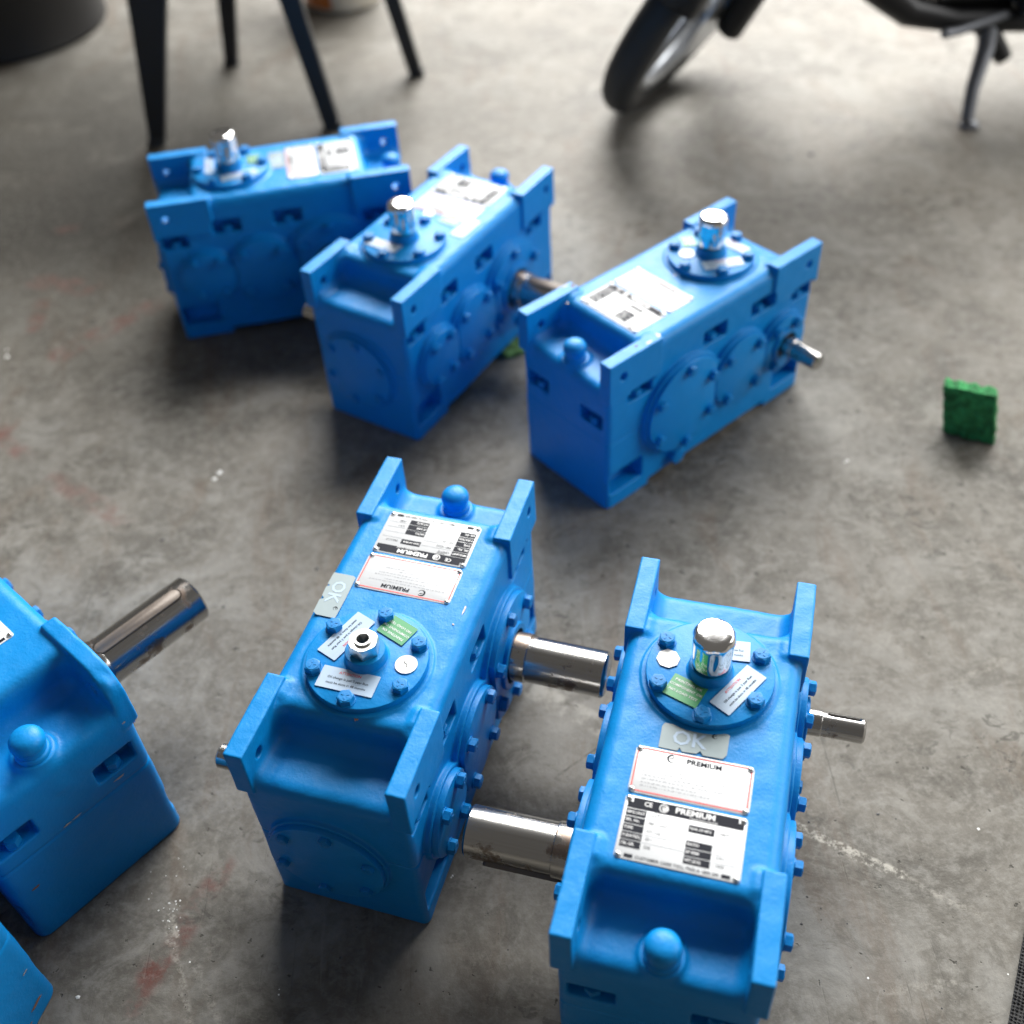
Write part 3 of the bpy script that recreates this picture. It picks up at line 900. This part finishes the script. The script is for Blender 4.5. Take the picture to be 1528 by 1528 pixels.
make_gearbox('F', FX['x'], FX['y'], FX['th'], FX['s'], 'blue gearbox cut by the left edge, thick keyed shaft pointing up and right', big_side=1, kind='round', pshift=-.034,
    chips_=(('end', .043, .1165, .012, .0022, 'bare', 13), ('end', .000, .1110, .010, .002, 'bare', 14), ('end', -.010, .1105, .008, .002, 'bare', 15), ('end', .066, .171, .004, .003, 'bare', 16), ('end', -.055, .070, .008, .003, 'rust', 17)),
    big=dict(r=.0240, tip=.2100, slot=(.0150, .020, .116, .0055, rad(100)), proud=.0004))

print('gearboxes built')

# the one cut off by the lower left corner of the picture: its plug end faces right
def corner_gearbox():
    c0 = Vector(gp(88, 1470)); e = (Vector(gp(50, 1541)) - c0).normalized()
    n = Vector((-e.y, e.x))
    if n.x < 0: n = -n
    th = math.atan2(n.y, n.x); sc_ = 1.07
    lx, ly = .182 * sc_, .075 * sc_
    ca, sa = math.cos(th), math.sin(th)
    make_gearbox('G', c0.x - (ca * lx - sa * ly), c0.y - (sa * lx + ca * ly), math.degrees(th), sc_, 'blue gearbox in the bottom left corner, only one lower corner of its end in view', big_side=-1, kind='round',
        chips_=(('end', .052, .020, .016, .004, 'rust', 21), ('end', .035, .012, .010, .003, 'rust', 22), ('end', .060, .060, .006, .0015, 'bare', 23)))
corner_gearbox()

# ------------------------------------------------------------------ small things on the floor
def pad(name, label, cat, w, d, h, loc, th, col, seed, lean=0., amp=.0022):
    rnd = random.Random(seed)
    t = NT('pad_' + name); c = t.coord()
    n = t.noise(c, 260, 5, .7)
    t.link(t.mix(t.ramp(t.noise(c, 90, 6, .75), .36, .62), tuple(x * .32 for x in col), col), t.b.inputs['Base Color'])
    t.b.inputs['Roughness'].default_value = .9
    t.bump(n, 1.0, .002)
    b = bmesh.new(); bmesh.ops.create_cube(b, size=1)
    bmesh.ops.subdivide_edges(b, edges=b.edges[:], cuts=24, use_grid_fill=True)
    from mathutils import noise as nz
    for v in b.verts:
        p = Vector((v.co.x * w, v.co.y * d, (v.co.z + .5) * h))
        k = nz.noise(p * 120 + Vector((seed, 0, 0))) + .5 * nz.noise(p * 330)
        nrm = Vector((v.co.x, v.co.y, v.co.z)); m = max(abs(nrm.x), abs(nrm.y), abs(nrm.z))
        nrm = Vector([q if abs(q) > m - 1e-3 else 0 for q in nrm]).normalized()
        p += nrm * k * amp
        if v.co.z < 0: p.z += .006 * max(0, -(v.co.x))      # underside lifts at one side
        p.z = max(p.z, .0)
        p.x -= p.z * lean
        v.co = p
    me = bpy.data.meshes.new(name); b.to_mesh(me); b.free(); me.materials.append(t.m)
    me.polygons.foreach_set('use_smooth', [True] * len(me.polygons))
    o = link(name, me); o.location = loc; o.rotation_euler = (0, 0, th)
    tag(o, label, cat); return o
pb = (Vector(gp(1408, 648)) + Vector(gp(1484, 661))) / 2
dirp = Vector(gp(1484, 661)) - Vector(gp(1408, 648))
ang = math.atan2(dirp.y, dirp.x)
nrm = Vector((-math.sin(ang), math.cos(ang)))
pad('scouring_pad', 'dark green scouring pad standing on edge at the right of the floor', 'scouring pad', dirp.length, .017, .076, (pb.x + nrm.x * .007, pb.y + nrm.y * .007, 0), ang - .08, (.045, .34, .105), 3, lean=.20, amp=.0028)
g2 = gp(768, 522)
pad('green_scrap', 'pale green scrap lying flat at the foot of the middle gearbox', 'scrap', .045, .03, .008, (g2[0], g2[1], 0), .5, (.22, .42, .12), 9, amp=.001)

def chips():
    rnd = random.Random(8); mb = MB(); md = MB()
    def flake(mb_, x, y, s):
        n = rnd.randint(4, 6); a0 = rnd.random() * 6; h = s * .25
        o = [(x + s * rnd.uniform(.5, 1) * math.cos(a0 + 6.283 * i / n), y + s * rnd.uniform(.5, 1) * math.sin(a0 + 6.283 * i / n)) for i in range(n)]
        mb_.add([(p[0], p[1], .0002) for p in o] + [(x, y, h)], [(i, (i + 1) % n, n) for i in range(n)])
    for px, py, n, sp, s in ((256, 1375, 16, 16, .0008), (264, 1348, 7, 8, .0011), (275, 1290, 4, 12, .0009), (283, 1436, 1, 1, .0022), (116, 1488, 1, 1, .0026), (230, 1325, 5, 20, .0010), (1460, 1238, 1, 1, .0016), (1296, 1459, 1, 1, .0015), (1504, 1456, 1, 1, .0014), (675, 1308, 2, 4, .0015), (420, 1488, 2, 6, .0012), (1265, 685, 2, 6, .003), (325, 705, 2, 6, .004), (12, 523, 2, 5, .005)):
        for _ in range(n):
            g = gp(px + rnd.gauss(0, sp * .5), py + rnd.gauss(0, sp)); flake(mb, g[0], g[1], s * rnd.uniform(.5, 1.3))
    for px, py, n, sp, s in ((473, 846, 1, 1, .0035), (333, 905, 1, 1, .003), (1310, 1215, 1, 1, .002), (1204, 1339, 1, 1, .0016), (1196, 1378, 1, 1, .002), (1208, 1228, 1, 1, .0022), (925, 830, 1, 1, .003), (1180, 600, 1, 1, .005), (1210, 228, 2, 5, .008), (1175, 232, 1, 5, .006), (242, 806, 1, 1, .004)):
        for _ in range(n):
            g = gp(px + rnd.gauss(0, sp * .5), py + rnd.gauss(0, sp)); flake(md, g[0], g[1], s)
    for _ in range(130):
        g = gp(rnd.uniform(0, 1528), rnd.uniform(500, 1528)); flake(md, g[0], g[1], rnd.uniform(.0005, .0013))
    o = link('paint_flakes', mb.mesh('paint_flakes', MAT['sticker_white'], False)); o['kind'] = 'stuff'; tag(o, 'white paint flakes scattered on the concrete', 'flakes')
    o = link('grit', md.mesh('grit', MAT['black'], False)); o['kind'] = 'stuff'; tag(o, 'dark grit scattered over the concrete', 'grit')
chips()

# rubber mat at the lower right corner
def mat_obj():
    root = bpy.data.objects.new('floor_mat', None); COL.objects.link(root)
    tag(root, 'black edged floor mat cut off at the lower right corner', 'mat')
    a = Vector(gp(1532, 1370)); b = Vector(gp(1502, 1540)); d = (b - a).normalized(); n = Vector((-d.y, d.x))
    if n.x < 0: n = -n
    a = a - d * .02; L = .6
    e = MB(); rnd = random.Random(2)
    def add_strip(mb, w0, w1, h):
        P = [a + n * w0, a + d * L + n * w0, a + d * L + n * w1, a + n * w1]
        v = [(p.x, p.y, z) for z in (.0, h) for p in P]
        mb.add(v, [(0, 1, 2, 3), (7, 6, 5, 4), (0, 4, 5, 1), (1, 5, 6, 2), (2, 6, 7, 3), (3, 7, 4, 0)])
    add_strip(e, 0, .016, .003)
    for i in range(150):
        for j in range(5):
            p = a + d * (i * .0032 + rnd.uniform(-.0004, .0004)) + n * (.0012 + j * .0032)
            s = .0014; z = .0028
            e.add([(p.x - s, p.y - s, z), (p.x + s, p.y - s, z), (p.x + s, p.y + s, z), (p.x - s, p.y + s, z), (p.x, p.y, z + rnd.uniform(.0012, .0024))], [(0, 1, 4), (1, 2, 4), (2, 3, 4), (3, 0, 4)])
    link('edging', e.mesh('edging', MAT['rubber'], False), root)
    m = MB(); add_strip(m, .0162, .5, .004)
    link('pile', m.mesh('pile', simple('mat_pile', (.17, .155, .14), .95, 0, .8, 600), False), root)
mat_obj()

# ------------------------------------------------------------------ background: stool, tub, bucket
def stool():
    root = bpy.data.objects.new('stool', None); COL.objects.link(root)
    cen = Vector((-.405, 2.2)); root.location = (cen.x, cen.y, 0)
    tag(root, 'black metal stool with tapered splayed legs behind the farthest gearbox', 'stool')
    feet = [(gp(236, 214), .030, .105, (.085, .03)), (gp(346, 96), .028, .060, (.07, -.02)), (gp(497, 190), .032, .046, (-.075, .03)), (gp(622, 112), .028, .040, (-.09, -.02))]
    for (fx, fy), wb, wt, lean in feet:
        bx, by = fx - cen.x, fy - cen.y
        mb = MB()
        def ring(x, y, z, w, dd):
            return [(x - w / 2, y - dd / 2, z), (x + w / 2, y - dd / 2, z), (x + w / 2, y + dd / 2, z), (x - w / 2, y + dd / 2, z)]
        H = .46
        v = ring(bx, by, 0, wb, .024) + ring(bx + lean[0] * .5, by + lean[1] * .5, H * .5, (wb * .55 + wt * .45), .026) + ring(bx + lean[0], by + lean[1], H, wt, .03)
        f = [(3, 2, 1, 0), (8, 9, 10, 11)]
        for r in (0, 4):
            for i in range(4): f.append((r + i, r + (i + 1) % 4, r + 4 + (i + 1) % 4, r + 4 + i))
        mb.add(v, f)
        o = link('leg', mb.mesh('leg', MAT['black'], False), root)
        bv = o.modifiers.new('b', 'BEVEL'); bv.width = .003; bv.segments = 2
        link('foot', MB().add(*prism(rrect(wb * 1.1, .028, .004, 3, bx, by), 0, .014, .003)).mesh('foot', MAT['rubber'], True, 30), o)
    link('seat', MB().add(*prism(rrect(.40, .42, .05, 6), .46, .485, .008)).mesh('seat', MAT['black'], True, 30), root)
stool()

def lathe_thing(name, label, cat, loc, prof, mat, n=48):
    o = link(name, MB().add(*lathe(prof, n, cap1=False)).mesh(name, mat, True, 40)); o.location = (loc[0], loc[1], 0)
    return tag(o, label, cat)
tb = gp(20, 100)
drum = [(.10, 0), (.232, .0), (.238, .008)]  # only the base is in view; height added to shade the floor around
for zz in (.02, .29, .58): drum += [(.236, zz), (.236, zz + .12), (.243, zz + .135), (.236, zz + .15)]
drum += [(.236, .87), (.243, .876), (.243, .885), (.233, .885), (.231, .872), (.02, .872)]
lathe_thing('oil_drum', 'round black drum in the dark upper left corner, made tall to shade the floor', 'drum', (tb[0] - .085, tb[1] + .235), drum, MAT['black'], 56)
bk = gp(510, 22)
o = bpy.data.objects.new('paint_bucket', None); COL.objects.link(o); o.location = (bk[0], bk[1] + .09, 0); tag(o, 'white plastic bucket with an orange band behind the stool', 'bucket')
link('body', MB().add(*lathe([(.05, .0), (.083, 0), (.090, .006), (.104, .22), (.110, .225), (.110, .235), (.101, .234), (.087, .01), (.01, .009)], 48, cap1=False)).mesh('body', MAT['bucket'], True, 40), o)
mb = MB()
for i in range(20):
    a0 = rad(165 + i * 4.6); a1 = rad(165 + (i + 1) * 4.6)
    mb.add([(.0915 * math.cos(a0), .0915 * math.sin(a0), .012), (.0915 * math.cos(a1), .0915 * math.sin(a1), .012), (.1035 * math.cos(a1), .1035 * math.sin(a1), .19), (.1035 * math.cos(a0), .1035 * math.sin(a0), .19)], [(0, 1, 2, 3)])
link('orange_label', mb.mesh('orange_label', MAT['orange'], True), o)

# ------------------------------------------------------------------ motorcycle (lower half is in view)
def motorcycle():
    root = bpy.data.objects.new('motorcycle', None); COL.objects.link(root)
    tag(root, 'parked black motorcycle on its side stand, front wheel turned', 'motorcycle')
    wc = Vector((*WHEEL_PX, 0))
    h = Vector((math.cos(WHEEL_AZ), math.sin(WHEEL_AZ), 0))
    z = Vector((0, 0, 1)); side = h.cross(z).normalized()       # points right of travel
    upw = (z + side * WHEEL_LEAN).normalized(); ax = h.cross(upw).normalized()
    R, tr = .275, .036
    c0 = wc + upw * R
    def torus(R_, r_u, r_a, n=72, m=16):
        v = []; f = []
        for i in range(n):
            t = 2 * math.pi * i / n; rd = h * math.cos(t) + upw * math.sin(t)
            for j in range(m):
                p = 2 * math.pi * j / m
                v.append(c0 + rd * (R_ + r_u * math.cos(p)) + ax * (r_a * math.sin(p)))
        for i in range(n):
            for j in range(m):
                f.append((i * m + j, ((i + 1) % n) * m + j, ((i + 1) % n) * m + (j + 1) % m, i * m + (j + 1) % m))
        return v, f
    wheel = link('front_wheel', MB().add(*torus(R - .068, .014, .026)).mesh('rim', MAT['alloy'], True, 50), root)
    link('tyre', MB().add(*torus(R - tr, tr, tr * .92)).mesh('tyre', MAT['rubber'], True, 60), wheel)
    mb = MB()
    mb.add(*tube([c0 - ax * .05, c0 + ax * .05], .028, 20))
    for k in range(5):
        t = 2 * math.pi * k / 5 + .5; rd = h * math.cos(t) + upw * math.sin(t)
        mb.add(*tube([c0 + rd * .02, c0 + rd * (R - .065)], [.020, .012], 8))
    link('spokes', mb.mesh('spokes', MAT['alloy'], True, 40), wheel)
    link('brake_disc', MB().add(*tube([c0 + ax * .045, c0 + ax * .049], .12, 40)).mesh('brake_disc', MAT['alloy'], True, 40), wheel)
    for s in (-1, 1):
        link('fork_leg', MB().add(*tube([c0 + ax * s * .075 - upw * .04, c0 + ax * s * .075 + upw * .22 + h * .06 * HS, c0 + ax * s * .08 + upw * .62 + h * .22 * HS], [.026, .026, .020], 16)).mesh('fork_leg', MAT['engine'], True, 40), root)
    mb = MB(); v = []; f = []
    for i in range(19):
        t = rad(20 + 8 * i); rd = h * math.cos(t) + upw * math.sin(t)
        for j in range(9):
            p = rad(-80 + 20 * j); v.append(c0 + rd * (R - tr + (tr + .022) * math.cos(p)) + ax * (tr + .018) * math.sin(p))
    for i in range(18):
        for j in range(8): f.append((i * 9 + j, (i + 1) * 9 + j, (i + 1) * 9 + j + 1, i * 9 + j + 1))
    o = link('mudguard', mb.add(v, f).mesh('mudguard', MAT['engine'], True, 60), root)
    sm = o.modifiers.new('s', 'SOLIDIFY'); sm.thickness = .003
    # engine, placed by where its underside shows
    sx, sy = gp(1445, 190)
    E0 = Vector((sx, sy + .10, 0))
    def P(dx, dy, dz): return E0 + Vector((dx, dy, dz))
    eng = MB(); b = bmesh.new(); bmesh.ops.create_cube(b, size=1)
    bmesh.ops.scale(b, vec=(.46, .20, .24), verts=b.verts); bmesh.ops.bevel(b, geom=b.edges[:], offset=.035, segments=4, affect='EDGES')
    b.verts.ensure_lookup_table(); vs = [v.co + P(.135, .085, .285) for v in b.verts]; fs = [tuple(v.index for v in f_.verts) for f_ in b.faces]
    b.verts.index_update(); eng.add(vs, fs); b.free()
    eg = link('engine', eng.mesh('engine', MAT['engine'], True, 40), root)
    link('clutch_cover', MB().add(*tube([P(.16, -.02, .30), P(.16, .02, .30)], [.075, .085], 32)).mesh('clutch_cover', MAT['engine'], True, 30), eg)
    for k in range(7):
        link('cooling_fin', MB().add(*box(-.09, .09, -.09, .09, 0, .005), Matrix.Translation(P(.02, .1, .41 + k * .016))).mesh('cooling_fin', MAT['engine'], False), eg)
    link('exhaust_pipe', MB().add(*tube([P(-.12, .0, .52), P(-.185, .0, .40), P(-.20, .0, .30), P(-.175, .0, .225), P(-.115, .0, .180), P(-.03, .0, .158), P(.1, .0, .150), P(.4, .0, .158)], [.030, .034, .036, .034, .028, .022, .022, .022], 16)).mesh('exhaust_pipe', MAT['engine'], True, 50), root)
    link('frame_tube', MB().add(*tube([P(-.22, .1, .75), P(-.14, .1, .5), P(-.04, .1, .24), P(.3, .1, .23), P(.7, .1, .30)], [.016] * 5, 12)).mesh('frame_tube', MAT['engine'], True, 50), root)
    link('foot_peg', MB().add(*tube([P(.09, .02, .18), P(.10, -.09, .18)], .014, 14)).mesh('foot_peg', MAT['alloy'], True, 40), root)
    link('gear_lever', MB().add(*tube([P(.06, -.01, .165), P(-.03, -.03, .150), P(-.060, -.045, .153)], .009, 10)).mesh('gear_lever', MAT['engine_dull'], True, 40), root)
    br_ = MB().add(*tube([P(.025, .0, .15), P(.075, -.01, .085)], [.022, .016], 12)).mesh('stand_bracket', MAT['engine'], True, 40)
    link('stand_bracket', br_, root)
    st_ = MB().add(*tube([P(.035, .0, .15), P(.028, -.03, .115), P(.004, -.07, .06), P(-.004, -.095, .012)], [.018, .016, .013, .012], 12)).mesh('side_stand', MAT['engine_dull'], True, 50)
    so = link('side_stand', st_, root)
    link('stand_foot', MB().add(*prism(rrect(.034, .026, .008, 4), 0, .008, .002), Matrix.Translation(P(.0, -.10, 0))).mesh('stand_foot', MAT['engine_dull'], True, 40), so)
    # seat rail, tank and rear wheel above and beyond the frame
    tank = bmesh.new(); bmesh.ops.create_uvsphere(tank, u_segments=24, v_segments=14, radius=1)
    vs = [Vector((v.co.x * .30, v.co.y * .15, v.co.z * .14)) + P(-.05, .1, .86) for v in tank.verts]; tank.verts.index_update()
    fs = [tuple(v.index for v in f_.verts) for f_ in tank.faces]; tank.free()
    link('fuel_tank', MB().add(vs, fs).mesh('fuel_tank', MAT['engine'], True), root)
WHEEL_PX = (.298, 2.134); WHEEL_AZ = rad(55); WHEEL_LEAN = .60; HS = -1
motorcycle()
print('scene built')
